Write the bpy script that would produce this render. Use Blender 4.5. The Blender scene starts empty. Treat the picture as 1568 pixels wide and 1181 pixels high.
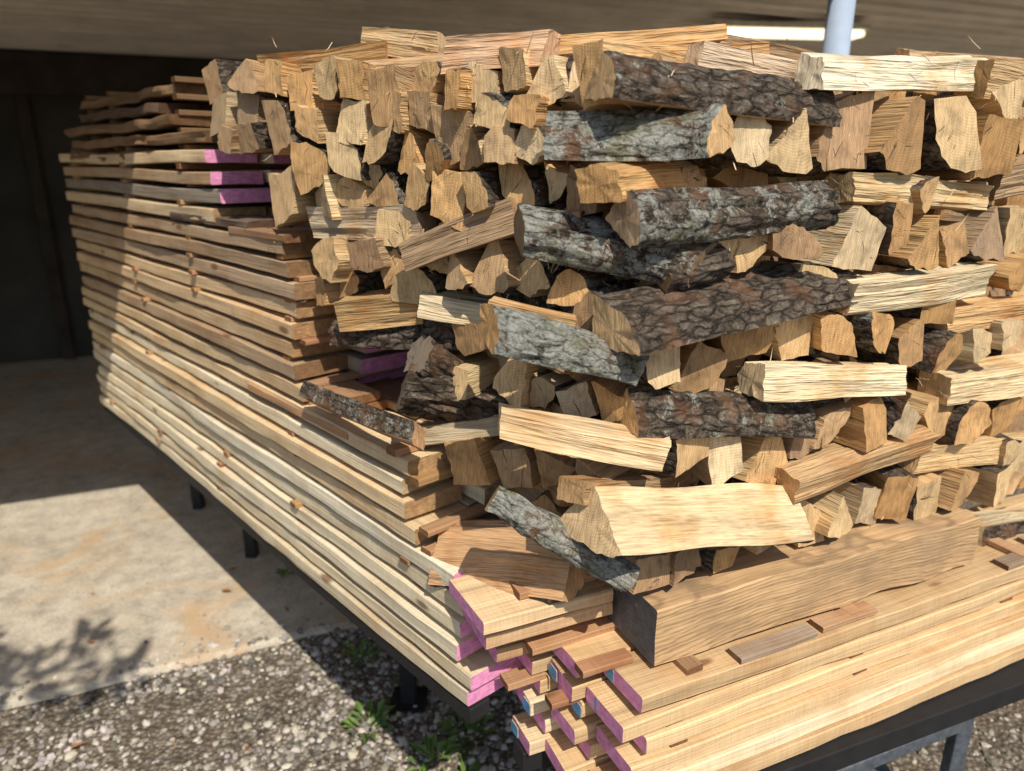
import bpy, math, random
import numpy as np
from mathutils import Vector, noise, Matrix
R=random.Random(23)
scene=bpy.context.scene
# ------------------------------------------------------------------ camera
PITCH=math.radians(17.1); CP,SP=math.cos(PITCH),math.sin(PITCH); FP=1120.0; EYE=1.6
cam=bpy.data.cameras.new("camera"); camo=bpy.data.objects.new("camera",cam); scene.collection.objects.link(camo)
camo.location=(0,0,EYE); camo.rotation_euler=(math.radians(90)-PITCH,0,0)
cam.sensor_width=36; cam.lens=FP/1568*36; cam.clip_end=500; cam.clip_start=0.02
cam.dof.use_dof=True; cam.dof.focus_distance=1.25; cam.dof.aperture_fstop=2.8
scene.camera=camo
# ------------------------------------------------------------------ stack frame in the world
DA=Vector((-.674,.739,0)).normalized(); WA=Vector((.739,.674,0)).normalized()
CA=Vector((-.076,1.135,0))
DB=Vector((.909,.416,0)).normalized(); WB=Vector((-.416,.909,0)).normalized()
OB=Vector((.198,.987,0))
NL=Vector((-.62,-.785,0)).normalized(); dL=-.954     # left face of the firewood
NF=Vector((.416,-.909,0)).normalized(); dF=-.905     # front face of the firewood
def face(u,v,pl,off=0.0):
    """survey point -> position on one of the two firewood faces"""
    x=(u-784)/FP; up=(590-v)/FP
    r=Vector((x,CP+SP*up,-SP+CP*up))
    n,d=(NL,dL) if pl=='L' else (NF,dF)
    t=(d-off)/(n.x*r.x+n.y*r.y)
    return Vector((r.x*t,r.y*t,EYE+r.z*t)), t
# ------------------------------------------------------------------ node helpers
def newmat(name):
    m=bpy.data.materials.new(name); m.use_nodes=True
    nt=m.node_tree; nt.nodes.clear()
    out=nt.nodes.new('ShaderNodeOutputMaterial'); b=nt.nodes.new('ShaderNodeBsdfPrincipled')
    nt.links.new(b.outputs[0],out.inputs[0]); b.inputs['Roughness'].default_value=.8
    b.inputs['Specular IOR Level'].default_value=.3
    return m,nt,b
class N:
    def __init__(s,nt): s.nt=nt
    def n(s,t,**k):
        x=s.nt.nodes.new(t)
        for a,b in k.items(): setattr(x,a,b)
        return x
    def l(s,a,b): s.nt.links.new(a,b)
    def put(s,inp,v):
        if isinstance(v,bpy.types.NodeSocket): s.l(v,inp)
        else: inp.default_value=v
    def attr(s,name): return s.n('ShaderNodeAttribute',attribute_name=name).outputs['Vector']
    def vm(s,op,a,b=None):
        x=s.n('ShaderNodeVectorMath',operation=op); s.put(x.inputs[0],a)
        if b is not None: s.put(x.inputs[1],b)
        return x.outputs['Value'] if op=='LENGTH' else x.outputs['Vector']
    def m(s,op,a,b=0.0,c=None,clamp=False):
        x=s.n('ShaderNodeMath',operation=op); x.use_clamp=clamp; s.put(x.inputs[0],a); s.put(x.inputs[1],b)
        if c is not None: s.put(x.inputs[2],c)
        return x.outputs[0]
    def noise(s,vec,scale,detail=4,rough=.6,dist=0):
        x=s.n('ShaderNodeTexNoise'); s.l(vec,x.inputs['Vector']); x.inputs['Scale'].default_value=scale
        x.inputs['Detail'].default_value=detail; x.inputs['Roughness'].default_value=rough; x.inputs['Distortion'].default_value=dist
        return x.outputs['Fac']
    def vor(s,vec,scale,feature='F1'):
        x=s.n('ShaderNodeTexVoronoi',feature=feature); s.l(vec,x.inputs['Vector']); x.inputs['Scale'].default_value=scale
        return x
    def ramp(s,fac,stops):
        x=s.n('ShaderNodeValToRGB'); s.l(fac,x.inputs[0]); e=x.color_ramp.elements
        while len(e)<len(stops): e.new(.5)
        for i,(p,c) in enumerate(stops):
            e[i].position=p; e[i].color=(c,c,c,1) if isinstance(c,(int,float)) else (*c,1)
        return x.outputs[0]
    def mix(s,f,a,b,bt='MIX'):
        x=s.n('ShaderNodeMix',data_type='RGBA',blend_type=bt); s.put(x.inputs[0],f)
        for i,v in ((6,a),(7,b)):
            if isinstance(v,tuple): v=(*v,1)
            s.put(x.inputs[i],v)
        return x.outputs[2]
    def bump(s,h,b,strength=.5,dist=.003):
        x=s.n('ShaderNodeBump'); x.inputs['Strength'].default_value=strength; x.inputs['Distance'].default_value=dist
        s.l(h,x.inputs['Height']); s.l(x.outputs[0],b.inputs['Normal'])
    def sep(s,v):
        x=s.n('ShaderNodeSeparateXYZ'); s.l(v,x.inputs[0]); return x.outputs
def base(k):
    lc=k.attr('lc'); par=k.attr('par'); tint=k.attr('tint')
    off=k.vm('MULTIPLY',par,(0,37.0,0))
    return lc,k.sep(par),tint,k.vm('ADD',lc,off)
# split wood
M_split,nt,b=newmat('split_wood'); k=N(nt); lc,par,tint,q=base(k)
f1=k.noise(k.vm('MULTIPLY',q,(3,48,48)),1,4,.66,.4)
f2=k.noise(k.vm('MULTIPLY',q,(12,300,300)),1,2,.6)
f3=k.noise(q,9,3,.6)
c=k.mix(1,tint,k.ramp(f1,[(.28,.42),(.42,.82),(.58,1.0),(.75,1.12)]),'MULTIPLY')
c=k.mix(1,c,k.ramp(f2,[(.3,.70),(.55,1.04)]),'MULTIPLY')
c=k.mix(k.ramp(f3,[(.47,0.0),(.70,.85)]),c,k.mix(1,c,(.80,.58,.37),'MULTIPLY'))
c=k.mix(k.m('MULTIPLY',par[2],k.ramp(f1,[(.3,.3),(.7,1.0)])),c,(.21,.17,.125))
k.l(c,b.inputs['Base Color'])
k.bump(k.m('ADD',k.m('MULTIPLY',f1,1.3),k.m('MULTIPLY',f2,.5)),b,1.0,.009)
# end grain
M_end,nt,b=newmat('end_grain'); k=N(nt); lc,par,tint,q=base(k)
yz=k.vm('MULTIPLY',lc,(0,1,1)); r=k.vm('LENGTH',yz)
dn=k.noise(q,14,2,.5)
rr=k.m('ADD',r,k.m('MULTIPLY',dn,.02))
ring=k.m('SINE',k.m('MULTIPLY',rr,1400.0))
ang=k.vm('NORMALIZE',yz)
crk=k.noise(k.vm('ADD',k.vm('MULTIPLY',ang,(5,5,5)),k.vm('MULTIPLY',q,(0,6,6))),1.6,4,.7)
bl=k.noise(q,22,4,.65)
saw=k.noise(k.vm('MULTIPLY',q,(1,260,30)),1,2,.5)
c=k.mix(1,k.mix(1,tint,(.98,.91,.84),'MULTIPLY'),k.ramp(bl,[(.3,.50),(.5,.88),(.7,1.06)]),'MULTIPLY')
c=k.mix(1,c,k.m('MULTIPLY_ADD',ring,.09,.94),'MULTIPLY')
c=k.mix(1,c,k.ramp(saw,[(.3,.72),(.6,1.04)]),'MULTIPLY')
c=k.mix(k.ramp(crk,[(.32,1.0),(.36,0.0)]),c,(.12,.07,.035))
c=k.mix(k.m('MULTIPLY',par[2],.75),c,(.22,.175,.13))
k.l(c,b.inputs['Base Color'])
k.bump(k.m('ADD',k.m('MULTIPLY',saw,.6),k.ramp(crk,[(.30,0.0),(.37,1.0)])),b,.8,.003)
# bark
M_bark,nt,b=newmat('bark'); k=N(nt); lc,par,tint,q=base(k)
wob=k.n('ShaderNodeTexNoise'); k.l(q,wob.inputs['Vector']); wob.inputs['Scale'].default_value=22; wob.inputs['Detail'].default_value=4
qs=k.vm('MULTIPLY',k.vm('ADD',q,k.vm('MULTIPLY',wob.outputs['Color'],(.06,.024,.024))),(1,2.8,2.8))
v1=k.vor(qs,24,'DISTANCE_TO_EDGE').outputs['Distance']
n1=k.noise(qs,34,6,.78,.4)
n2=k.noise(q,170,3,.7)
h=k.m('ADD',k.m('MULTIPLY',k.ramp(v1,[(0,0.0),(.18,1.0)]),.26),n1)
c=k.ramp(h,[(.44,(.018,.014,.010)),(.62,(.090,.068,.050)),(.80,(.18,.145,.11)),(.96,(.34,.29,.235))])
c=k.mix(1,c,k.ramp(n2,[(.3,.5),(.6,1.25)]),'MULTIPLY')
red=k.noise(q,18,3,.5)
c=k.mix(k.ramp(red,[(.53,0.0),(.67,.6)]),c,(.24,.115,.06))
lm=k.m('ADD',k.noise(q,22,6,.82),k.m('MULTIPLY',k.m('SUBTRACT',par[0],.5),.26))
lmask=k.m('MULTIPLY',k.ramp(lm,[(.55,0.0),(.59,1.0)]),k.ramp(h,[(.42,.1),(.64,1.0)]))
lcol=k.mix(k.ramp(k.noise(q,14,4,.7),[(.36,0.0),(.48,1.0)]),(.23,.24,.145),(.42,.43,.385))
c=k.mix(k.m('MULTIPLY',lmask,.88),c,k.mix(1,lcol,k.ramp(n2,[(.3,.55),(.6,1.15)]),'MULTIPLY'))
k.l(c,b.inputs['Base Color']); b.inputs['Roughness'].default_value=.95
k.bump(k.m('ADD',h,k.m('MULTIPLY',n2,.5)),b,1.0,.013)
# sawn boards
M_board,nt,b=newmat('sawn_board'); k=N(nt); lc,par,tint,q=base(k)
f1=k.noise(k.vm('MULTIPLY',q,(1.3,34,50)),1,5,.62,.6)
f2=k.noise(k.vm('MULTIPLY',q,(6,240,300)),1,2,.6)
f3=k.noise(q,4,4,.65)
sawm=k.noise(k.vm('MULTIPLY',q,(260,6,14)),1,2,.5)
c=k.mix(1,tint,k.ramp(f1,[(.28,.62),(.45,.93),(.7,1.06)]),'MULTIPLY')
c=k.mix(1,c,k.ramp(f2,[(.3,.80),(.55,1.03)]),'MULTIPLY')
c=k.mix(1,c,k.ramp(sawm,[(.3,.90),(.6,1.02)]),'MULTIPLY')
c=k.mix(k.ramp(f3,[(.48,0.0),(.70,.75)]),c,k.mix(1,c,(.76,.60,.46),'MULTIPLY'))
kn=k.vor(k.vm('MULTIPLY',q,(3.2,9,9)),1.3).outputs['Distance']
c=k.mix(k.ramp(kn,[(.07,.85),(.13,0.0)]),c,(.18,.09,.04))
k.l(c,b.inputs['Base Color'])
k.bump(k.m('ADD',k.m('ADD',f1,k.m('MULTIPLY',f2,.6)),k.m('MULTIPLY',sawm,.4)),b,.7,.003)
M_bend,nt,b=newmat('board_end'); k=N(nt); lc,par,tint,q=base(k)
f=k.noise(q,60,4,.6); s2=k.noise(k.vm('MULTIPLY',q,(1,40,400)),1,2,.5)
c=k.mix(1,k.mix(1,tint,(.62,.50,.40),'MULTIPLY'),k.ramp(f,[(.3,.6),(.7,1.1)]),'MULTIPLY')
c=k.mix(1,c,k.ramp(s2,[(.3,.7),(.6,1.05)]),'MULTIPLY'); k.l(c,b.inputs['Base Color']); k.bump(s2,b,.4,.002)
# old weathered beam with cathedral grain
M_beam,nt,b=newmat('beam_face'); k=N(nt); lc,par,tint,q=base(k)
ww=k.n('ShaderNodeTexWave',wave_type='RINGS',rings_direction='Y'); k.l(k.vm('MULTIPLY',k.vm('ADD',lc,(-.42,.0,.03)),(.22,.3,1.5)),ww.inputs['Vector'])
ww.inputs['Scale'].default_value=30; ww.inputs['Distortion'].default_value=5; ww.inputs['Detail'].default_value=2; ww.inputs['Detail Scale'].default_value=2.5
f1=k.noise(k.vm('MULTIPLY',q,(5,130,130)),1,4,.65)
c=k.mix(1,tint,k.ramp(ww.outputs['Fac'],[(0,.62),(.35,.94),(1,1.04)]),'MULTIPLY')
c=k.mix(1,c,k.ramp(f1,[(.3,.64),(.6,1.06)]),'MULTIPLY')
c=k.mix(k.ramp(k.noise(q,7,3,.6),[(.45,0.0),(.72,.6)]),c,(.22,.155,.10))
k.l(c,b.inputs['Base Color']); k.bump(f1,b,.6,.003)
def paint(name,col):
    m,nt,b=newmat(name); k=N(nt); lc,par,tint,q=base(k)
    f=k.noise(q,55,4,.65); s2=k.noise(k.vm('MULTIPLY',q,(1,30,300)),1,2,.5)
    c=k.mix(1,col,k.ramp(f,[(.3,.68),(.6,1.05)]),'MULTIPLY'); c=k.mix(1,c,k.ramp(s2,[(.3,.78),(.6,1.05)]),'MULTIPLY')
    c=k.mix(k.ramp(k.noise(q,90,4,.7),[(.60,0.0),(.70,.7)]),c,(.45,.28,.2))
    k.l(c,b.inputs['Base Color']); k.bump(s2,b,.4,.002); return m
M_pink=paint('pink_end_paint',(.80,.32,.56)); M_blue=paint('blue_end_paint',(.14,.40,.66)); M_grey=paint('grey_beam_end',(.13,.135,.145))
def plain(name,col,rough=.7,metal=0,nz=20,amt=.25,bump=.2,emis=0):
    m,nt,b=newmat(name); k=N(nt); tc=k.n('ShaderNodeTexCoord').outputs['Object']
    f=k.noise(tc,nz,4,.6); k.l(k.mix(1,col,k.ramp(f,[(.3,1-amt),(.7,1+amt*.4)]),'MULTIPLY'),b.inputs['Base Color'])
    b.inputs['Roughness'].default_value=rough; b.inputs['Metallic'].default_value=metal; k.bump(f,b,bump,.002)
    if emis: b.inputs['Emission Color'].default_value=(1,.9,.62,1); b.inputs['Emission Strength'].default_value=emis
    return m
# ------------------------------------------------------------------ mesh builder
class MB:
    def __init__(s): s.v=[];s.f=[];s.mi=[];s.lc=[];s.ti=[];s.pa=[]
    def add(s,v,f,mi,lc,tint,par):
        o=len(s.v); s.v+=v; s.f+=[tuple(o+i for i in q) for q in f]; s.mi+=mi; s.lc+=lc
        s.ti+=[tint]*len(v); s.pa+=[par]*len(v)
    def build(s,name,mats,angle=38,parent=None):
        me=bpy.data.meshes.new(name); me.from_pydata(s.v,[],s.f)
        for m in mats: me.materials.append(m)
        me.polygons.foreach_set('material_index',s.mi)
        for nm,d in (('lc',s.lc),('tint',s.ti),('par',s.pa)):
            if d: me.attributes.new(nm,'FLOAT_VECTOR','POINT').data.foreach_set('vector',np.array(d,dtype=np.float32).ravel())
        me.polygons.foreach_set('use_smooth',[True]*len(me.polygons)); me.update()
        me.set_sharp_from_angle(angle=math.radians(angle))
        o=bpy.data.objects.new(name,me); scene.collection.objects.link(o)
        if parent: o.parent=parent
        return o
def section(shape,rot,n=26):
    key=[];fl=[]
    rj=lambda a:R.uniform(-a,a)
    if shape in 'qth':
        a={'q':R.uniform(68,115),'t':R.uniform(44,66),'h':R.uniform(140,185)}[shape]
        a=math.radians(a)
        if shape!='h' and R.random()<.55:
            key+= [(.24,.03+rj(.03)),]; fl+=[0]
            m=7
            key+=[(math.cos(a*i/m)*(1+rj(.03)),math.sin(a*i/m)*(1+rj(.03))) for i in range(m+1)]; fl+=[1]*m+[0]
            key+=[(.22*math.cos(a)+.03,.24*math.sin(a))]; fl+=[0]
        else:
            key+=[(rj(.04),rj(.04))]; fl+=[0]; m=7
            key+=[(math.cos(a*i/m)*(1+rj(.03)),math.sin(a*i/m)*(1+rj(.03))) for i in range(m+1)]; fl+=[1]*m+[0]
        pith=(0,0)
    elif shape=='o':
        m=14; key=[(math.cos(6.283*i/m)*(1+rj(.05)),math.sin(6.283*i/m)*(1+rj(.05))) for i in range(m)]; fl=[1]*m; pith=(rj(.15),rj(.15))
    else: # r / b : squared-off billet, 'b' keeps one barked side
        key=[(-.5+rj(.17),-.5+rj(.17)),(.5+rj(.17),-.5+rj(.17)),(.57+rj(.06),rj(.22)),(.5+rj(.17),.5+rj(.17)),(-.5+rj(.17),.5+rj(.17))]
        fl=[0,1,1,0,0] if shape=='b' else [0]*5
        if R.random()<.35: key.pop(2); fl.pop(2)
        pith=(-1.3+rj(.3),rj(.6))
    a=math.radians(rot); ca,sa=math.cos(a),math.sin(a); ro=lambda p:(p[0]*ca-p[1]*sa,p[0]*sa+p[1]*ca)
    key=[ro(p) for p in key]; pith=ro(pith)
    per=[math.dist(key[i],key[(i+1)%len(key)]) for i in range(len(key))]; tot=sum(per)
    pts=[];flags=[]
    for i,p in enumerate(key):
        q=key[(i+1)%len(key)]; m=max(1,round(n*per[i]/tot))
        for j in range(m): t=j/m; pts.append((p[0]*(1-t)+q[0]*t,p[1]*(1-t)+q[1]*t)); flags.append(fl[i])
    xs=[p[0] for p in pts]; ys=[p[1] for p in pts]; cx,cy=(max(xs)+min(xs))/2,(max(ys)+min(ys))/2; sx,sy=max(xs)-min(xs),max(ys)-min(ys)
    g=lambda p:((p[0]-cx)/sx,(p[1]-cy)/sy)
    return [g(p) for p in pts],flags,g(pith)
TAN=[(.74,.51,.26),(.79,.57,.31),(.82,.64,.38),(.68,.43,.20),(.60,.42,.24),(.78,.59,.33),(.72,.47,.22),(.50,.34,.20),(.85,.70,.46),(.66,.41,.18),(.56,.37,.19)]
def log(mb,p0,p1,w,h,shape='q',rot=0,tint=None,lich=None,grey=None,nseg=16,n=26,bend=.003,rough=1.0,cut2=None):
    d=(p1-p0); L=d.length; d.normalize(); side=Vector((0,0,1)).cross(d).normalized(); up=d.cross(side)
    pts,fl,pi=section(shape,rot,n); m=len(pts)
    if tint is None:
        t=R.choice(TAN); f=R.uniform(.78,1.12); tint=tuple(min(.9,c*f) for c in t)
    if lich is None: lich=R.choice((.0,.1,.3,.6))
    if grey is None: grey=min(.7,max(0,R.gauss(-.12,.3)))
    seed=R.uniform(0,1); so=seed*100
    bs,bu=R.uniform(-bend,bend),R.uniform(-bend,bend); tw=R.uniform(-.12,.12); tp=R.uniform(-.12,.12)
    ky,kz=R.uniform(-.18,.18),R.uniform(-.18,.18); ky2,kz2=R.uniform(-.15,.15),R.uniform(-.15,.15)
    if cut2 is not None: ky2=cut2
    V=[];LC=[];F=[];MI=[]
    for i in range(nseg+1):
        s=i/nseg; x=s*L; sc=1+tp*(s-.5)+.03*noise.noise((x*4,so,0)); ct,st=math.cos(tw*s),math.sin(tw*s)
        cb=math.sin(s*math.pi)
        for j,(a,c) in enumerate(pts):
            y=a*w*sc; z=c*h*sc; y,z=y*ct-z*st,y*st+z*ct
            ly=(a-pi[0])*w; lz=(c-pi[1])*h
            bark=fl[j] and fl[j-1]
            if bark: dd=(.5-abs(noise.noise((x*14+so,ly*46,lz*46))))*.011-.003+noise.noise((x*40,ly*90+so,lz*90))*.0045+noise.noise((x*9,ly*9+so,lz*9))*.005
            else: dd=noise.noise((x*5+so,ly*60,lz*60))*.0042+noise.noise((x*7,ly*130+so,lz*130))*.0032+noise.noise((x*5+so,ly*10,lz*10))*.0035
            dd*=rough*min(1,h/.05)
            rl=math.hypot(y,z)+1e-6; y+=y/rl*dd; z+=z/rl*dd
            e=(1-s)**6; e2=s**6
            xx=x+(ky*y+kz*z)*e+(ky2*y+kz2*z)*e2
            if i in(0,nseg): xx+=noise.noise((so,ly*60,lz*60))*.003
            V.append(tuple(p0+d*xx+side*(y+bs*cb)+up*(z+bu*cb))); LC.append((x,ly,lz))
    for i in range(nseg):
        for j in range(m):
            a=i*m+j; c=i*m+(j+1)%m
            F.append((a,c,c+m,a+m)); MI.append(2 if fl[j] else 0)
    for ri,rev in ((0,True),(nseg,False)):
        o=len(V); cen=Vector((0,0,0)); lcc=Vector((0,0,0))
        for j in range(m): cen+=Vector(V[ri*m+j]); lcc+=Vector(LC[ri*m+j])
        cen/=m; lcc/=m
        for j in range(m):
            a=Vector(V[ri*m+j])*.5+cen*.5+d*noise.noise((j*1.7,so,ri))*.001; V.append(tuple(a)); LC.append(tuple(Vector(LC[ri*m+j])*.5+lcc*.5))
        V.append(tuple(cen)); LC.append(tuple(lcc)); cI=o+m
        for j in range(m):
            a=ri*m+j; c=ri*m+(j+1)%m; e=o+j; g=o+(j+1)%m
            q=[(a,e,g,c),(e,cI,g)]
            if not rev: q=[tuple(reversed(t)) for t in q]
            F+=q; MI+=[1,1]
    mb.add(V,F,MI,LC,tint,(lich,seed,grey))
def board(mb,o,d,wd,L,W,T,tint,e0=1,e1=1,nseg=14,wav=.004,rough=.0012,zoff=None):
    """o: lower corner at the near end"""
    seed=R.random(); so=seed*60; V=[];LC=[];F=[];MI=[]; ch=min(.0025,T*.12)
    cs=[(0,ch),(ch,0),(W*.5,0),(W-ch,0),(W,ch),(W,T*.5),(W,T-ch),(W-ch,T),(W*.5,T),(ch,T),(0,T-ch),(0,T*.5)]
    m=len(cs); k0=R.uniform(-.05,.05)
    zo=wav
    for i in range(nseg+1):
        s=i/nseg; x=s*L; b1=noise.noise((x*1.4+so,0,0))*zo; b2=noise.noise((x*1.4,so,3))*zo*1.5
        for y,z in cs:
            dy=noise.noise((x*9+so,z*40,y*10))*rough*2; dz=noise.noise((x*7,so,y*20))*rough
            V.append(tuple(o+d*(x+(k0*y if i==0 else 0))+wd*(y+b2+dy)+Vector((0,0,z+b1+dz)))); LC.append((x,y,z))
    for i in range(nseg):
        for j in range(m):
            a=i*m+j; c=i*m+(j+1)%m; F.append((a,c,c+m,a+m)); MI.append(0)
    F.append(tuple(range(m-1,-1,-1))); MI.append(e0); F.append(tuple(range(nseg*m,nseg*m+m))); MI.append(e1)
    mb.add(V,F,MI,LC,tint,(0,seed,0))
BM=[M_board,M_bend,M_pink,M_blue,M_grey]
RED=[(.42,.22,.12),(.48,.28,.15),(.38,.23,.13)]
def bt(l,f=.12):
    c=R.choice(l); g=R.uniform(1-f,1+f*.6); return tuple(min(.9,x*g) for x in c)
def Z3(z): return Vector((0,0,z))
# ------------------------------------------------------------------ lumber running back (A)
mb=MB()
z=.605; lay=0
LOW=[(.82,.71,.50),(.80,.67,.45),(.84,.74,.54),(.77,.59,.36),(.84,.76,.58),(.80,.70,.50)]
MID=[(.72,.52,.31),(.62,.42,.23),(.76,.59,.37),(.48,.34,.21),(.34,.29,.23),(.78,.63,.41),(.66,.43,.22),(.50,.36,.23),(.74,.55,.33)]
while z<1.60:
    if z<.86: s0=.0
    elif z<1.03: s0=.13
    elif z<1.43: s0=.56
    else: s0=.92
    pitch=.047; T=R.choice((.031,.034,.036))
    far=2.50+R.uniform(-.02,.02)
    col0=bt(LOW if z<1.03 else MID)
    for j in range(5):
        st=s0+R.uniform(0,.05)+(.03 if j==0 and s0 else 0)
        col=col0 if j==0 else bt(LOW if z<1.03 else MID)
        e=1
        if z>1.46 : e=2
        elif z<.86: e=2
        elif 1.03<z<1.2 and j in(1,2): e=2
        wj=R.uniform(-.007,.005)
        board(mb,CA+DA*st+WA*(j*.148+wj+.004)+Z3(z),DA,WA,far-st+R.uniform(-.03,.03),.138,T,col,e,1,nseg=40,wav=.007,rough=.0018)
    zs=z+T+.001
    for sp in (.18,.62,1.15,1.7,2.3):
        if sp<s0+.02: continue
        board(mb,CA+DA*(sp+R.uniform(-.06,.06))+WA*R.choice((.012,.010,.003,-.004,.015,.02))+Z3(zs),WA,DA,.72,.03,pitch-T-.001,bt(RED+[(.45,.27,.12)]),nseg=2)
    z+=pitch; lay+=1
for (s,w,zz,L) in ((.40,.0,1.036,.5),(.30,.03,1.036,.5),(.22,.16,1.036,.5),(.36,.14,1.064,.5),(.46,.06,1.064,.5),(.15,.30,1.05,.4),(.46,.02,1.09,.2),(.10,.12,1.036,.6)):
    board(mb,CA+DA*s+WA*w+Z3(zz),DA,WA,L,.10,.020,bt(RED),rough=.002)
board(mb,CA+DA*.80+WA*.0+Z3(1.445),DA,WA,.5,.12,.022,(.16,.12,.09),rough=.006)
for i in range(4): board(mb,CA+DA*(.60+.02*i)+WA*(-.005+.06*i)+Z3(1.430),DA,WA,.3,.05,.018,bt(RED))
lumA=mb.build('lumber_stack',BM,30)
# dark slabs on top of the far end
mb=MB(); z=1.60
for i in range(5):
    st=1.05+R.uniform(-.1,.3)
    board(mb,CA+DA*st+WA*R.uniform(-.01,.03)+Z3(z),DA,WA,2.26+R.uniform(-.12,.08)-st,.3,.026,bt([(.17,.11,.07),(.24,.15,.08),(.12,.08,.05)]),wav=.008,rough=.008,nseg=30)
    for sp in (1.2,1.8,2.05): board(mb,CA+DA*sp+Z3(z+.027)+WA*.02,WA,DA,.26,.03,.014,(.2,.12,.06),nseg=2)
    z+=.042
mb.build('slab_wood_stack',BM,30)
# ------------------------------------------------------------------ lumber running right (B)
mb=MB()
rows=[(0.0,.113,0.0),(.118,.088,-.055),(.21,.085,-.10)]
for li,z in enumerate((.491,.538,.585,.632,.679,.726)):
    for ri,(wb,W,st) in enumerate(rows):
        if li==5 and ri==2: continue
        st2=st+R.uniform(-.02,.02)+(.03 if li%2 else 0)
        T=.032
        board(mb,OB+DB*st2+WB*wb+Z3(z),DB,WB,2.3+R.uniform(-.1,.1),W,T,bt([(.82,.64,.39),(.76,.54,.30),(.84,.69,.45),(.66,.46,.25)]),2,1,nseg=30,wav=.006,rough=.0018)
        if R.random()<.35: # blue overspray on the paint
            oo=OB+DB*(st2-.0025)+WB*(wb+R.choice((.003,W-.033)))+Z3(z+.003)
            board(mb,oo,DB,WB,.0022,.03,.026,(.5,.4,.3),3,3,nseg=1,wav=0,rough=0)
    for sp in (.10,.5,.98,1.5,2.0):
        board(mb,OB+DB*(sp+R.uniform(-.02,.04))+WB*.012+Z3(z+.033),WB,DB,.28,.035,.0135,bt(RED),nseg=2)
for (st,wb,zz,L,W,T,c,e) in ((-.05,.08,.7595,.10,.03,.014,RED[0],1),(-.10,.17,.759,.2,.035,.014,RED[1],1),(-.15,.215,.727,.24,.06,.028,(.6,.38,.2),2),
     (-.08,.13,.664,.05,.03,.014,RED[0],1),(-.13,.21,.665,.08,.04,.013,RED[1],1)):
    board(mb,OB+DB*st+WB*wb+Z3(zz),DB,WB,L,W,T,bt([c]),e,1,rough=.002,nseg=5)
for (sp,wb,L,c) in ((.22,-.004,.18,(.34,.26,.19)),(.42,.004,.14,(.50,.32,.19)),(.95,.0,.5,(.30,.22,.15)),(1.1,.04,.6,(.38,.28,.2))):
    board(mb,OB+DB*sp+WB*wb+Z3(.7595),DB,WB,L,.035,.011,c,rough=.002,nseg=5)
PK=Vector((-.047,1.036,0))
for (a,b2,zz,L,W,T,e,c) in ((0,0,.846,.25,.148,.026,2,(.80,.58,.34)),(.012,.02,.800,.25,.13,.027,2,(.66,.44,.25)),(.08,.03,.8735,.15,.05,.014,1,RED[0]),(.09,.085,.8735,.15,.05,.016,1,RED[1]),(.05,.03,.8285,.2,.05,.016,1,RED[2]),(.06,.05,.774,.2,.09,.024,2,RED[1])):
    board(mb,PK+DB*a+WB*b2+Z3(zz),DB,WB,L,W,T,c,e,1,nseg=6)
mb.build('lumber_stack',BM,30)
# beam
mb=MB()
board(mb,Vector((.243,1.052,.772)),DB,WB,.82,.19,.110,(.55,.36,.19),4,1,nseg=30,wav=.004,rough=.004)  # near end is a darker grey than the long faces
mb.build('timber_beam',[M_beam]+BM[1:],30)
# ------------------------------------------------------------------ firewood
mb=MB()
def E(u,v,w,h,shape=None,rot=None,pl=None,off=0,**k):
    pl=pl or ('L' if u<945 else 'F'); n=NL if pl=='L' else NF
    p,t=face(u,v,pl,off+R.uniform(-.026,.022))
    yaw=R.gauss(0,.12)+(0.08 if pl=='L' else 0); pt=R.gauss(0,.045); inn=Matrix.Rotation(yaw,3,'Z')@(-n); inn.z=pt; inn.normalize()
    L=R.uniform(.33,.42)
    if u<400 and v<240: k.update(grey=R.uniform(.45,.8))  # shade on the upper far-left logs put into their colour as grey
    shape=shape or R.choice('qqqttrrbrbhh')
    if rot is None: rot=(R.choice((60,240,150,330)) if shape=='t' else R.choice((0,90,180,270)))+R.uniform(-18,18)
    g=R.uniform(.98,1.2)
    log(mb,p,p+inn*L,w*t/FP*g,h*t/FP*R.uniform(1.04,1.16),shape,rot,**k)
def Lg(u1,v1,u2,v2,th,shape='b',rot=None,pl=None,o1=None,o2=None,dw=None,**k):
    p1_=pl or 'F'
    a,t=face(u1,v1,p1_,0); hh=th*t/FP; w=dw*hh if dw else hh*R.uniform(.9,1.3)
    o1=w/2 if o1 is None else o1; o2=w/2 if o2 is None else o2
    a,t=face(u1,v1,p1_,o1); b,t=face(u2,v2,p1_,o2)
    k.setdefault('nseg',30); k.setdefault('n',36); k.setdefault('grey',max(0,R.gauss(-.02,.1)))
    log(mb,a,b,w,hh,shape,R.choice((0,90,180,270)) if rot is None else rot,**k)
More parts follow.
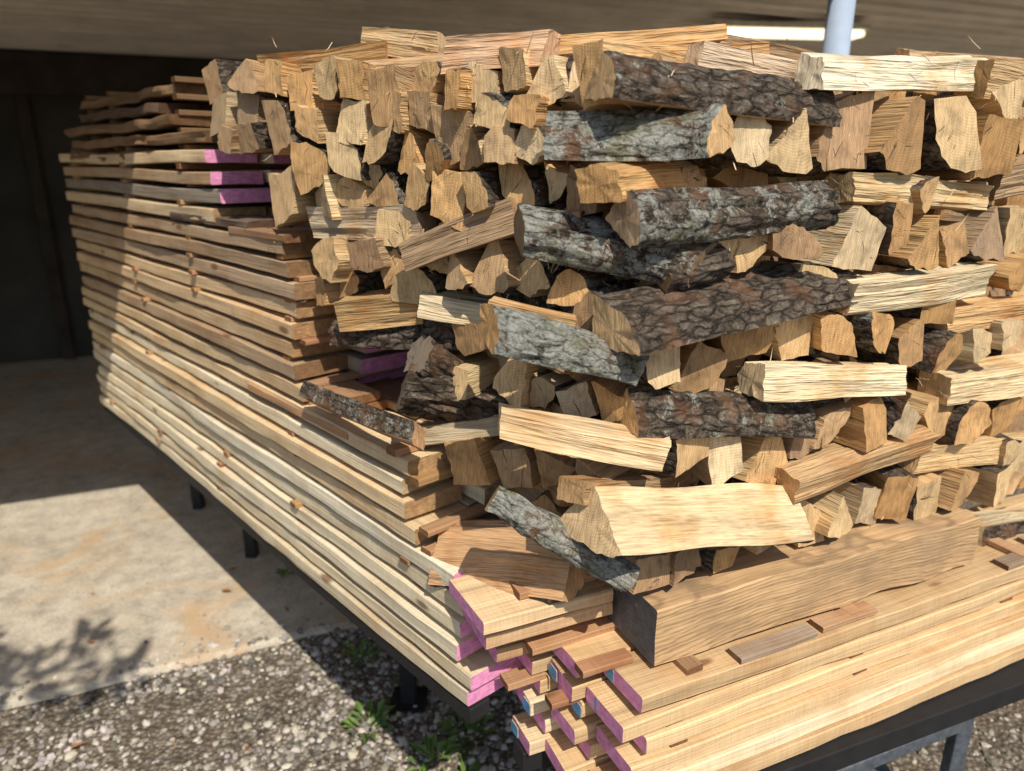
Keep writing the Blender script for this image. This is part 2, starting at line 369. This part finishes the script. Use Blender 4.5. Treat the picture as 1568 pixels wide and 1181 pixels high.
# left face rows
for t in [(372,118,55,50),(418,118,42,50),(458,140,46,54),(498,120,42,54),(537,122,42,52),(590,148,58,84,'r'),(655,122,48,50),(692,138,38,52,'b'),(737,125,54,56),(785,108,52,58,'b'),(838,122,58,66,'t',240),(905,118,58,88,'r'),
 (325,125,50,60,'b'),(335,175,60,60,'b'),(375,212,50,46),(380,165,44,50,'b'),(345,215,44,40,'b'),
 (425,195,58,76,'b'),(470,190,40,50,'b'),(535,185,62,62,'b'),(596,168,52,56),(645,172,56,60,'r'),(690,208,64,90,'r'),(752,175,54,56,'q'),(800,170,60,50,'r'),
 (475,258,60,72,'h',90),(525,238,60,62,'q'),(577,218,58,60),(627,235,52,58,'t'),(663,245,45,60),(722,228,50,62),(765,222,58,54),(812,222,50,54),
 (430,300,62,84,'r'),(492,300,52,60,'b'),(533,295,60,48,'h',270),(583,294,60,54),(637,288,56,68,'q',200),(684,302,60,80,'r'),(728,295,50,56),(790,278,72,62,'q'),(850,278,60,66,'t',200),(892,292,52,70,'r'),(560,262,54,48),
 (497,395,54,68,'h'),(558,392,48,48),(605,412,62,54,'q'),(535,432,52,52,'h'),(632,437,74,52,'h',0),(700,418,54,50),(752,408,64,74,'t',240),(812,424,84,58,'h',10),(872,440,64,54,'h',0),(905,482,84,62,'h',0),(490,445,42,44),(665,395,50,46),
 (780,582,60,86,'q',20),(830,605,56,52,'q'),(882,610,58,56),(936,622,62,62,'t',200),
 (782,715,74,70,'r'),(850,722,70,64,'t',200),(905,740,56,60),(715,708,70,74,'b'),
 (690,590,60,60,'b'),(720,520,60,50,'b'),(860,530,50,40),(800,660,50,50),(840,790,60,60),(820,500,50,50),(690,360,50,50),(860,350,60,50),(600,350,60,50)]:
    E(*t)
# front face rows
for t in [(1000,215,60,60,'r',0,'F',.05),(1150,212,74,78,'o',0,'F',0),(1215,215,74,82,'t',250),(1268,225,56,70,'b'),
 (1305,195,92,116,'r'),(1388,208,86,106,'t',250),(1468,205,84,96,'q',250),(1530,225,70,84,'b'),(1545,160,60,70),
 (1060,290,60,60,'r',0,'F',.05),(1110,385,56,70),(1158,378,56,70),(1222,370,80,60,'q'),(1318,365,92,86,'r'),(1380,350,50,84,'b'),(1422,372,54,72,'t',250),(1462,375,52,66,'r'),(1512,358,60,72,'t',260),(1556,352,46,70),
 (1075,560,90,84,'q',200),(1140,520,80,70,'b'),(1213,512,74,74,'r'),(1285,515,66,62,'r'),(1350,510,66,66,'q'),(1396,525,50,80,'b'),(1455,540,60,56,'h',0),(1505,527,56,50),(1550,512,44,46),
 (1015,560,60,70,'b'),(1060,690,70,70,'b'),(1110,700,64,84,'b'),(1180,700,80,80,'t',240),(1238,670,60,60,'b'),(1275,655,60,60,'q'),(1340,648,70,74,'r'),(1388,645,48,66,'b'),(1440,640,70,66,'q'),(1492,648,60,60,'h',0),(1535,640,50,64,'b'),
 (995,690,52,60,'b'),(1000,876,70,62,'r'),(1055,856,62,54,'b'),(1118,835,86,66,'h',0),(1180,812,54,56,'r'),(1238,800,60,70,'q'),(1290,790,60,66,'t',240),(1332,775,52,74,'b'),(1372,765,52,78,'b'),(1420,768,60,72,'b'),(1480,745,70,60,'q'),(1535,745,60,56,'b'),(1560,700,60,60),(1440,470,60,50,'b'),(1560,420,50,50),
 (1080,620,60,60,'b',0,'F',.04),(1170,760,60,50),(1310,590,60,50),(1250,430,60,50),(1420,300,60,50)]:
    E(*t)
# long logs
PALE=(.88,.79,.58)
Lg(408,104,600,86,34,'r',pl='L',o1=.05,o2=.1)
Lg(565,62,685,78,42,'b',pl='L',o1=.1,o2=.12,grey=.4)
Lg(560,110,690,100,30,'r',pl='L',o1=.05,o2=.1)
Lg(690,88,845,76,52,'r',pl='L',o1=.04,o2=.05,tint=(.76,.50,.31))
Lg(822,74,1105,50,38,'r',pl='F',o1=.25,o2=.22)
Lg(900,88,1168,80,36,'b',pl='F',o1=.2,o2=.2)
Lg(1090,66,1240,92,34,'r',pl='F',o1=.3,o2=.3)
Lg(924,114,1262,160,80,'q',95,pl='F',o1=.02,o2=.04,lich=.35,dw=1.1)
Lg(1060,85,1215,112,40,'r',pl='F',o1=.1,o2=.12,tint=(.72,.55,.38))
Lg(1240,108,1497,112,58,'r',pl='F',o1=.02,o2=.06,tint=PALE,grey=0)
Lg(1490,120,1600,140,60,'r',pl='F')
Lg(1380,85,1560,98,30,'r',pl='F',o1=.3,o2=.3)
Lg(735,172,850,166,40,'r',pl='L',o1=.0,o2=.06)
Lg(740,228,842,214,42,'r',pl='L',o1=.0,o2=.06)
Lg(836,206,1105,200,80,'q',112,pl='F',o1=.09,o2=-.02,lich=.9,cut2=.8,n=44)
Lg(915,280,1040,272,66,'r',pl='F',o1=.0,o2=.1)
Lg(1285,285,1497,302,50,'r',pl='F',o1=.03,o2=.03,rough=1.8)
Lg(1510,285,1600,270,56,'r',pl='F')
Lg(490,340,655,340,48,'b',90,pl='L',o1=.03,o2=.05,tint=(.6,.47,.32))
Lg(632,392,802,330,48,'b',0,pl='L',o1=.0,o2=.03)
Lg(795,352,1080,402,86,'q',112,pl='F',o1=.10,o2=.0,lich=.85,n=44,cut2=.8)
Lg(952,335,1256,312,86,'q',128,pl='F',o1=-.01,o2=.02,lich=.65,tint=(.70,.52,.34),n=44,nseg=34,dw=1.0)
Lg(1000,425,1090,405,80,'q',135,pl='F',o1=.03,o2=.03,lich=.3)
Lg(1285,455,1497,425,56,'r',pl='F',o1=.01,o2=.02,tint=(.86,.71,.46),grey=0)
Lg(1430,492,1600,470,46,'r',pl='F')
Lg(530,478,655,468,50,'r',pl='L',o1=.0,o2=.05)
Lg(650,462,770,482,40,'r',pl='L',o1=.02,o2=.05)
Lg(520,508,730,512,44,'b',160,pl='L',o1=.02,o2=.06,lich=.3,grey=.4)
Lg(745,500,985,562,68,'h',60,pl='F',o1=.02,o2=.0,lich=1.4,n=44,cut2=.6)
Lg(750,470,880,500,34,'r',pl='F',o1=.12,o2=.05)
Lg(940,500,1292,428,80,'q',98,pl='F',o1=-.03,o2=.03,lich=.1,n=44,nseg=34,tint=(.78,.56,.31),dw=1.2)
Lg(1150,580,1367,578,52,'r',pl='F',o1=.0,o2=.01,tint=(.86,.71,.46),grey=0)
Lg(1430,590,1600,565,50,'r',pl='F')
Lg(960,628,1232,638,64,'q',115,pl='F',o1=-.0,o2=.02,lich=.5,n=44)
Lg(1150,625,1330,590,40,'b',180,pl='F',o1=.05,o2=.05)
Lg(765,640,1018,690,54,'r',pl='F',o1=.06,o2=-.03,tint=(.80,.60,.36))
Lg(1200,742,1412,668,44,'r',pl='F',o1=.0,o2=.02)
Lg(1385,700,1600,675,46,'r',pl='F')
Lg(875,752,1010,742,40,'r',pl='F',o1=-.02,o2=.06)
Lg(905,790,1208,780,88,'t',238,pl='F',o1=-.05,o2=-.0,dw=1.5,tint=(.80,.61,.36),nseg=34,lich=.2,grey=0)
Lg(755,760,965,888,48,'o',pl='F',o1=.05,o2=-.05,lich=1.1,n=40)
Lg(1470,820,1600,800,56,'b',180,pl='F',lich=.4)
Lg(1400,860,1600,850,26,'r',pl='F',tint=(.4,.3,.2))
# forked dark log, burl wedge and bark slab on the step
g=dict(tint=(.20,.17,.14),grey=.8,lich=.2)
Lg(618,590,765,632,80,'o',pl='L',o1=-.06,o2=.08,n=44,nseg=34,bend=.012,rough=2.0,**g)
Lg(640,545,740,600,60,'o',pl='L',o1=-.05,o2=.08,rough=1.8,**g)
Lg(474,600,642,668,40,'b',160,pl='L',o1=-.03,o2=-.10,tint=(.48,.3,.17),dw=.6)
Lg(640,665,770,650,30,'r',pl='L',o1=-.02,o2=.05,grey=.5)
Lg(688,845,885,862,84,'t',238,pl='L',o1=-.03,o2=.0,tint=(.68,.41,.21),rough=1.8,n=40,dw=1.3)
# inner courses that fill the pile
def base_z(pl,a):
    if pl=='F': return .90 if a<.78 else .80
    return .92 if a<.12 else 1.06 if a<.42 else 1.44 if a<.85 else 1.62
K=Vector((.164,1.086,0)); TL=Vector((-.785,.62,0)).normalized()
for pl,Tn,n,amax in (('L',TL,NL,1.0),('F',DB,NF,1.75)):
    for dep in (.09,.45):
        a=.05
        zz=.80
        while zz<1.74:
            a=R.uniform(-.02,.05)
            while a<amax:
                s=R.uniform(.055,.085)
                if zz>=base_z(pl,a):
                    p=K+Tn*a-n*(dep+R.uniform(0,.03)); p.z=zz+.03
                    inn=Matrix.Rotation(R.gauss(0,.1),3,'Z')@(-n)
                    log(mb,p,p+inn*.37,s*1.1,s*1.1,R.choice('qtrb'),R.uniform(0,360),nseg=6,n=16)
                a+=s
            zz+=.068
mb.build('firewood_stack',[M_split,M_end,M_bark],40)
# wood splinters
sp=MB()
for i in range(300):
    pl='L' if R.random()<.5 else 'F'
    u=R.uniform(400,940) if pl=='L' else R.uniform(950,1560); v=R.choice((R.uniform(60,330),R.uniform(60,800))) if pl=='F' else R.uniform(60,480)
    p,t=face(u,v,pl,R.uniform(-.015,.01)); d=Vector((R.uniform(-1,1),R.uniform(-1,1),R.uniform(-.6,.8))).normalized(); L=R.uniform(.01,.05)
    s=d.cross(Vector((0,0,1))).normalized()*.0008; q=p+d*L*.5+Vector((0,0,R.uniform(-.004,.004))); e=p+d*L
    sp.add([tuple(p-s),tuple(p+s),tuple(q+s),tuple(q-s),tuple(e)],[(0,1,2,3),(3,2,4)],[0,0],[(0,0,0)]*5,(.75,.58,.36),(0,R.random(),0))
sp.build('wood_splinters',[M_split])
# ------------------------------------------------------------------ box helper for steel / building
def boxm(name,specs,mats,parent=None,bev=.003):
    me=bpy.data.meshes.new(name); V=[];F=[];MI=[]
    for c,xd,(sx,sy,sz),mi in specs:
        xd=Vector(xd).normalized(); up=Vector((0,0,1))
        if abs(xd.z)>.95: up=Vector((0,1,0))
        yd=up.cross(xd).normalized(); zd=xd.cross(yd); o=len(V)
        for i in (-.5,.5):
            for j in (-.5,.5):
                for l in (-.5,.5): V.append(tuple(Vector(c)+xd*(i*sx)+yd*(j*sy)+zd*(l*sz)))
        F+=[tuple(o+q for q in f) for f in ((0,1,3,2),(4,6,7,5),(0,4,5,1),(2,3,7,6),(0,2,6,4),(1,5,7,3))]; MI+=[mi]*6
    me.from_pydata(V,[],F)
    for m in mats: me.materials.append(m)
    me.polygons.foreach_set('material_index',MI)
    o=bpy.data.objects.new(name,me); scene.collection.objects.link(o)
    if bev: bm=o.modifiers.new('bevel','BEVEL'); bm.width=bev; bm.segments=2
    if parent: o.parent=parent
    return o
M_black=plain('black_steel',(.022,.022,.024),.6,.2); M_galv=plain('galvanised_steel',(.17,.20,.24),.5,.6,60,.4)
tr=bpy.data.objects.new('flatbed_trailer',None); scene.collection.objects.link(tr)
RB=Vector((DB.x*math.cos(-.05)-DB.y*math.sin(-.05),DB.x*math.sin(-.05)+DB.y*math.cos(-.05),0))
S=[]
S.append((CA+DA*1.26+WA*.03+Z3(.585),DA,(2.50,.05,.034),0))
S.append((CA+DA*1.26+WA*.70+Z3(.575),DA,(2.50,.045,.05),0))
S.append((OB+RB*1.10+WB*.03+Z3(.463),RB,(2.38,.06,.05),0))
S.append((OB+DB*1.10+WB*.25+Z3(.463),DB,(2.38,.045,.05),0))
boxm('side_rails',S,[M_black],tr)
S=[]
for s in (.45,1.0,1.6,2.2,2.45): S.append((CA+DA*s+WA*.40+Z3(.54),WA,(.7,.05,.05),0))
for s in (.2,.8,1.4,2.1): S.append((OB+DB*s+WB*.16+Z3(.41),WB,(.30,.05,.05),1))
boxm('cross_members',S,[M_black,M_galv],tr)
S=[]
for s in (.71,1.85,2.45):
    for w in (.32,.66):
        c=CA+DA*s+WA*w
        S.append((c+Z3(.26),(0,0,1),(.52,.045,.045),0)); S.append((c+Z3(.006),(1,0,0),(.11,.11,.012),0))
for s in (.98,2.1):
    for w in (.04,.28):
        c=OB+DB*s+WB*w
        S.append((c+Z3(.21),(0,0,1),(.40,.035,.035),1)); S.append((c+Z3(.006),(1,0,0),(.12,.12,.012),1))
a=OB+DB*.98+WB*.04+Z3(.33); b_=OB+DB*.35+WB*.08+Z3(.30)
S.append(((a+b_)/2,b_-a,((a-b_).length,.035,.035),1))
boxm('legs',S,[M_black,M_galv],tr)
# ------------------------------------------------------------------ ground, slab
def sheet(name,pts,mat,z):
    me=bpy.data.meshes.new(name); me.from_pydata([(x,y,z) for x,y in pts],[],[tuple(range(len(pts)))]); me.materials.append(mat)
    o=bpy.data.objects.new(name,me); scene.collection.objects.link(o); return o
m_gr,nt,b=newmat('gravel_soil'); k=N(nt); tc=k.n('ShaderNodeTexCoord').outputs['Object']
v=k.vor(tc,75); n1=k.noise(tc,3,4,.6)
c=k.mix(1,k.ramp(k.sep(v.outputs['Color'])[0],[(0,(.14,.11,.08)),(.5,(.25,.215,.17)),(1,(.38,.34,.29))]),k.ramp(v.outputs['Distance'],[(.2,1.0),(.7,.35)]),'MULTIPLY')
c=k.mix(k.ramp(n1,[(.45,0.0),(.65,.6)]),c,(.14,.10,.065)); k.l(c,b.inputs['Base Color']); k.bump(k.m('SUBTRACT',1.0,v.outputs['Distance']),b,.8,.01)
sheet('gravel_ground',[(-80,-80),(80,-80),(80,80),(-80,80)],m_gr,0)
EG=Vector((.923,.384,0)).normalized(); GG=Vector((-EG.y,EG.x,0)); G0=Vector((-1.56,1.84,0))
def G(s,d,z=0): p=G0+EG*s+GG*d; return Vector((p.x,p.y,z))
m_co,nt,b=newmat('concrete'); k=N(nt); tc=k.n('ShaderNodeTexCoord').outputs['Object']
n1=k.noise(tc,1.6,5,.65); n2=k.noise(tc,90,4,.7); n3=k.noise(tc,1.7,5,.65,1.0); n4=k.noise(tc,14,5,.7)
c=k.mix(1,k.ramp(n1,[(.3,(.43,.38,.30)),(.7,(.63,.57,.47))]),k.ramp(n2,[(.3,.74),(.65,1.08)]),'MULTIPLY')
c=k.mix(1,c,k.ramp(n4,[(.3,.66),(.6,1.05)]),'MULTIPLY')
c=k.mix(k.ramp(n3,[(.50,0.0),(.66,.75)]),c,(.50,.33,.18))
spk=k.vor(tc,26).outputs['Distance']
c=k.mix(k.ramp(spk,[(.09,.6),(.14,0.0)]),c,(.14,.11,.08))
k.l(c,b.inputs['Base Color']); k.bump(k.m('ADD',n2,k.m('MULTIPLY',n4,1.5)),b,.4,.004)
me=bpy.data.meshes.new('concrete_floor'); V=[];F=[]
nn=160
for i in range(nn+1):
    s=-6+i*(14/nn); e=noise.noise((s*6,0,1))*.02+noise.noise((s*25,0,5))*.012
    for d,z in ((e-.01,-.02),(e,.012),(e+.015,.02),(6.2,.02)): V.append(tuple(G(s,d,z)))
for i in range(nn):
    for j in range(3): a=i*4+j; F.append((a,a+4,a+5,a+1))
me.from_pydata(V,[],F); me.materials.append(m_co); o=bpy.data.objects.new('concrete_floor',me); scene.collection.objects.link(o)
# gravel stones
ph=(1+5**.5)/2
ico=np.array([(-1,ph,0),(1,ph,0),(-1,-ph,0),(1,-ph,0),(0,-1,ph),(0,1,ph),(0,-1,-ph),(0,1,-ph),(ph,0,-1),(ph,0,1),(-ph,0,-1),(-ph,0,1)])/1.9
icf=np.array([(0,11,5),(0,5,1),(0,1,7),(0,7,10),(0,10,11),(1,5,9),(5,11,4),(11,10,2),(10,7,6),(7,1,8),(3,9,4),(3,4,2),(3,2,6),(3,6,8),(3,8,9),(4,9,5),(2,4,11),(6,2,10),(8,6,7),(9,8,1)])
rg=np.random.default_rng(3)
cnt=0; Vs=[];Fs=[];Ts=[]
def stones(n,x0,x1,y0,y1):
    global cnt
    for i in range(n):
        x=rg.uniform(x0,x1); y=rg.uniform(y0,y1)
        d=(x-G0.x)*GG.x+(y-G0.y)*GG.y
        zb=0
        if d>0:
            if rg.random()>math.exp(-d*22)*.8: continue
            zb=.02
        if noise.noise((x*2.5,y*2.5,4))>.18 and rg.random()<.7: continue
        s=rg.uniform(.003,.0085) if rg.random()<.85 else rg.uniform(.008,.014)
        v=ico*(1+rg.uniform(-.28,.28,(12,1)))*s*np.array([rg.uniform(.8,1.5),rg.uniform(.8,1.3),rg.uniform(.5,.9)])
        an=rg.uniform(0,6.28); c,s_=math.cos(an),math.sin(an)
        v=np.stack([v[:,0]*c-v[:,1]*s_,v[:,0]*s_+v[:,1]*c,v[:,2]],1)+np.array([x,y,zb+s*.35])
        Vs.append(v); Fs.append(icf+cnt); cnt+=12
        g=rg.uniform(.12,.58)
        Ts.append(np.tile([g,g*rg.uniform(.87,.96),g*rg.uniform(.72,.90)],(12,1)))
stones(17000,-2.3,.6,.7,2.4); stones(5000,.4,2.4,.9,3.0)
me=bpy.data.meshes.new('gravel'); me.from_pydata(np.concatenate(Vs).tolist(),[],np.concatenate(Fs).tolist())
me.attributes.new('tint','FLOAT_VECTOR','POINT').data.foreach_set('vector',np.concatenate(Ts).astype(np.float32).ravel())
ms,nt,b=newmat('stone'); k=N(nt); k.l(k.attr('tint'),b.inputs['Base Color']); me.materials.append(ms)
o=bpy.data.objects.new('gravel',me); scene.collection.objects.link(o)
# weeds and leaves
def leafmesh(name,clumps,mat,ln=(.02,.06),flat=False):
    V=[];F=[]
    for (x,y,z,n,rad) in clumps:
        for i in range(n):
            an=R.uniform(0,6.283); r_=rad*R.random()**.6; L=R.uniform(*ln); W=L*R.uniform(.15 if i%3==0 else .3,.55)
            d=Vector((math.cos(an),math.sin(an),0 if flat else R.uniform(.1,1.0))).normalized(); s=d.cross(Vector((0,0,1))).normalized()
            p=Vector((x+math.cos(an)*r_*.6,y+math.sin(an)*r_*.6,z+(.012 if flat else R.uniform(0,rad*.5)))); o=len(V)
            dr=Vector((0,0,(.004 if flat else L*.25)))
            V+= [tuple(p),tuple(p+d*L*.4+s*W*.5+dr),tuple(p+d*L*.4+dr*.3),tuple(p+d*L*.4-s*W*.5+dr),tuple(p+d*L)]
            F+=[(o,o+1,o+2),(o,o+2,o+3),(o+2,o+1,o+4),(o+3,o+2,o+4)]
    me=bpy.data.meshes.new(name); me.from_pydata(V,[],F); me.materials.append(mat); o=bpy.data.objects.new(name,me); scene.collection.objects.link(o); return o
M_leaf=plain('green_leaf',(.12,.20,.045),.6,0,30,.4); M_dry=plain('dry_leaf',(.36,.16,.06),.8,0,30,.4)
leafmesh('weeds',[(-.13,1.72,0,44,.09),(-.22,1.62,0,34,.08),(-.42,1.75,0,36,.08),(-.30,1.95,0,30,.07),(-.12,1.52,0,30,.07),(-.28,1.5,0,26,.06),(-.38,1.45,0,22,.05),(-.9,2.55,.02,9,.03),(-1.5,1.55,0,8,.04),(-.5,2.05,0,26,.08),(1.35,1.35,0,20,.06),(1.2,1.25,0,14,.05)],M_leaf,(.02,.06))
leafmesh('fallen_leaves',[(R.uniform(-1.9,.2),R.uniform(1.1,2.6),R.choice((.0,.02)),1,.02) for i in range(45)],M_dry,(.02,.05),True)
# ------------------------------------------------------------------ garage
gar=bpy.data.objects.new('garage',None); scene.collection.objects.link(gar)
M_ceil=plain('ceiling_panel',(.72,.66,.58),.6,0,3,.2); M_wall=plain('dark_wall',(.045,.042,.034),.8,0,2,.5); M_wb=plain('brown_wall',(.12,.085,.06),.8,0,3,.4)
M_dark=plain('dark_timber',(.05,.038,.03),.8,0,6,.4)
H=2.4; S=[]
S.append((G(1.2,2.4,H+.05),EG,(12.4,5.2,.08),0))
for i in range(26): S.append((G(1.2,-.05+i*.2,H),EG,(12.3,.022,.026),0))
boxm('roof',S,[M_ceil],gar)
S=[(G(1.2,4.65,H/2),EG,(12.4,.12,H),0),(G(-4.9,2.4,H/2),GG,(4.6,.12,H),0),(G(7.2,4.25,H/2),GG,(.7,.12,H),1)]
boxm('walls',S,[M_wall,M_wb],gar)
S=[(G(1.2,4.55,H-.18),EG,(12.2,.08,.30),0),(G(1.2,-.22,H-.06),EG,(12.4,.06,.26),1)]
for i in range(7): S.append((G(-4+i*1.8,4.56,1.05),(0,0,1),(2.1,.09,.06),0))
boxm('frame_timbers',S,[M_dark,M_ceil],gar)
S=[]
for i in range(4):
    for j in range(3): S.append((G(-3.2+i*.62,4.54,.35+j*.62),EG,(.56,.03,.54),0))
S.append((G(-2.27,4.50,.03),EG,(2.6,.04,.04),1)); S.append((G(-2.95,4.46,.5),(0,0,1),(.9,.04,.04),1))
boxm('garage_door',S,[plain('door_panel',(.07,.07,.055),.45,0,5,.4),M_galv],gar)
# post carrying the roof edge
PX,PY,PH=1.115,2.745,2.2
bpy.ops.mesh.primitive_cylinder_add(radius=.044,depth=PH,vertices=40,location=(PX,PY,PH/2)); po=bpy.context.object; po.name='steel_post'; po.data.materials.append(plain('painted_post',(.36,.44,.56),.35,0,20,.1)); po.parent=gar
for p in po.data.polygons: p.use_smooth=len(p.vertices)==4
boxm('post_base',[((PX,PY,.03),(1,0,0),(.18,.18,.02),0),((PX,PY,PH),(1,0,0),(.16,.16,.015),0)],[M_galv],gar)
# ceiling light (lit in the photo)
M_em=plain('lit_tube',(.9,.85,.7),.4,0,5,.05,.0,1.6)
lt=bpy.data.objects.new('ceiling_light',None); scene.collection.objects.link(lt)
c=Vector((1.62,4.75,H))
boxm('housing',[(c+Z3(-.05),(1,.12,0),(.95,.20,.03),0)],[plain('white_metal',(.7,.68,.6),.4)],lt)
boxm('diffuser',[(c+Z3(-.085),(1,.12,0),(.92,.15,.035),0)],[M_em],lt,.012)
boxm('wall_shelf',[(G(2.6,4.2,1.98),EG,(2.4,.4,.03),0),(G(2.2,4.2,2.1),EG,(.7,.3,.2),1),(G(3.1,4.2,2.07),EG,(.5,.3,.14),1)],[M_dark,plain('brown_carton',(.20,.11,.06),.8)])
# ------------------------------------------------------------------ shrubs outside and tree behind the viewer
def tree(name,base_,h,crowns,seed,leaf=.06,tr=.09):
    r=random.Random(seed); V=[];F=[];MI=[]
    def limb(a,b,r0,r1):
        a=Vector(a);b=Vector(b); d=(b-a).normalized(); s=d.orthogonal().normalized(); t=d.cross(s); o=len(V); n=8;m=6
        for i in range(m+1):
            c=a.lerp(b,i/m)+s*math.sin(i/m*3.1)*.05*(b-a).length; rr=r0+(r1-r0)*i/m
            for j in range(n): V.append(tuple(c+(s*math.cos(6.283*j/n)+t*math.sin(6.283*j/n))*rr*(1+r.uniform(-.08,.08))))
        for i in range(m):
            for j in range(n): F.append((o+i*n+j,o+i*n+(j+1)%n,o+(i+1)*n+(j+1)%n,o+(i+1)*n+j)); MI.append(0)
    b0=Vector(base_); top=b0+Vector((.1,.1,h)); limb(b0,top,tr,tr*.6)
    for (cx,cy,cz,rad,n) in crowns:
        limb(top-Vector((0,0,r.uniform(0,h*.2))),(cx,cy,cz),tr*.18,.003)
        for i in range(6):
            q=Vector((r.gauss(0,1),r.gauss(0,1),r.gauss(0,.7))).normalized()*rad*.9; limb((cx,cy,cz),Vector((cx,cy,cz))+q,.004,.0015)
        sub=[Vector((cx,cy,cz))+Vector((r.gauss(0,.5),r.gauss(0,.5),r.gauss(0,.35)))*rad for _ in range(9)]
        for i in range(n):
            c=r.choice(sub)+Vector((r.gauss(0,1),r.gauss(0,1),r.gauss(0,.8)))*rad*.2
            d=Vector((r.gauss(0,1),r.gauss(0,1),r.gauss(0,.6))).normalized(); s=d.orthogonal().normalized(); s.rotate(Matrix.Rotation(r.uniform(0,6.28),3,d))
            L=leaf*r.uniform(.6,1.3); o=len(V)
            V.extend([tuple(c),tuple(c+d*L*.5+s*L*.28),tuple(c+d*L),tuple(c+d*L*.5-s*L*.28)]); F.append((o,o+1,o+2,o+3)); MI.append(1)
    me=bpy.data.meshes.new(name); me.from_pydata(V,[],F); me.materials.append(plain('tree_bark',(.12,.09,.07),.9,0,15,.4)); me.materials.append(M_leaf)
    me.polygons.foreach_set('material_index',MI); o=bpy.data.objects.new(name,me); scene.collection.objects.link(o)
tree('maple_tree',(-3.4,-3.4,0),3.0,[(-2.6,-3.4,4.8,1.1,2400),(-4.0,-3.8,5.0,1.2,2400),(-.58,-.16,2.7,.12,55),(-.75,-.10,2.7,.14,65),(-.95,-.08,2.7,.14,60),(-1.12,-.02,2.7,.12,45)],5,.085)
tree('garden_shrub',(8.6,7.6,0),.8,[(8.2,7.4,1.3,1.0,3000),(9.4,8.6,1.9,1.3,3500),(7.6,9.2,1.6,1.2,3000),(8.6,6.2,1.6,1.1,3000),(8.2,9.4,2.3,1.0,2500)],9,.12)
# ------------------------------------------------------------------ light
el=math.radians(50); sv=Vector((.33,-.944,0)).normalized()*math.cos(el)+Z3(math.sin(el))
sl=bpy.data.lights.new('sun','SUN'); sl.energy=4.9; sl.angle=math.radians(.5); sl.color=(1,.91,.77)
so_=bpy.data.objects.new('sun',sl); scene.collection.objects.link(so_); so_.rotation_euler=sv.to_track_quat('Z','Y').to_euler()
wd=bpy.data.worlds.new("World"); scene.world=wd; wd.use_nodes=True; nt=wd.node_tree
bg=nt.nodes['Background']; sk=nt.nodes.new('ShaderNodeTexSky'); sk.sky_type='NISHITA'; sk.sun_disc=False; sk.sun_elevation=el; sk.sun_rotation=math.atan2(sv.x,sv.y)
nt.links.new(sk.outputs[0],bg.inputs[0]); bg.inputs[1].default_value=.12
scene.view_settings.view_transform='Standard'; scene.view_settings.look='None'; scene.view_settings.exposure=0
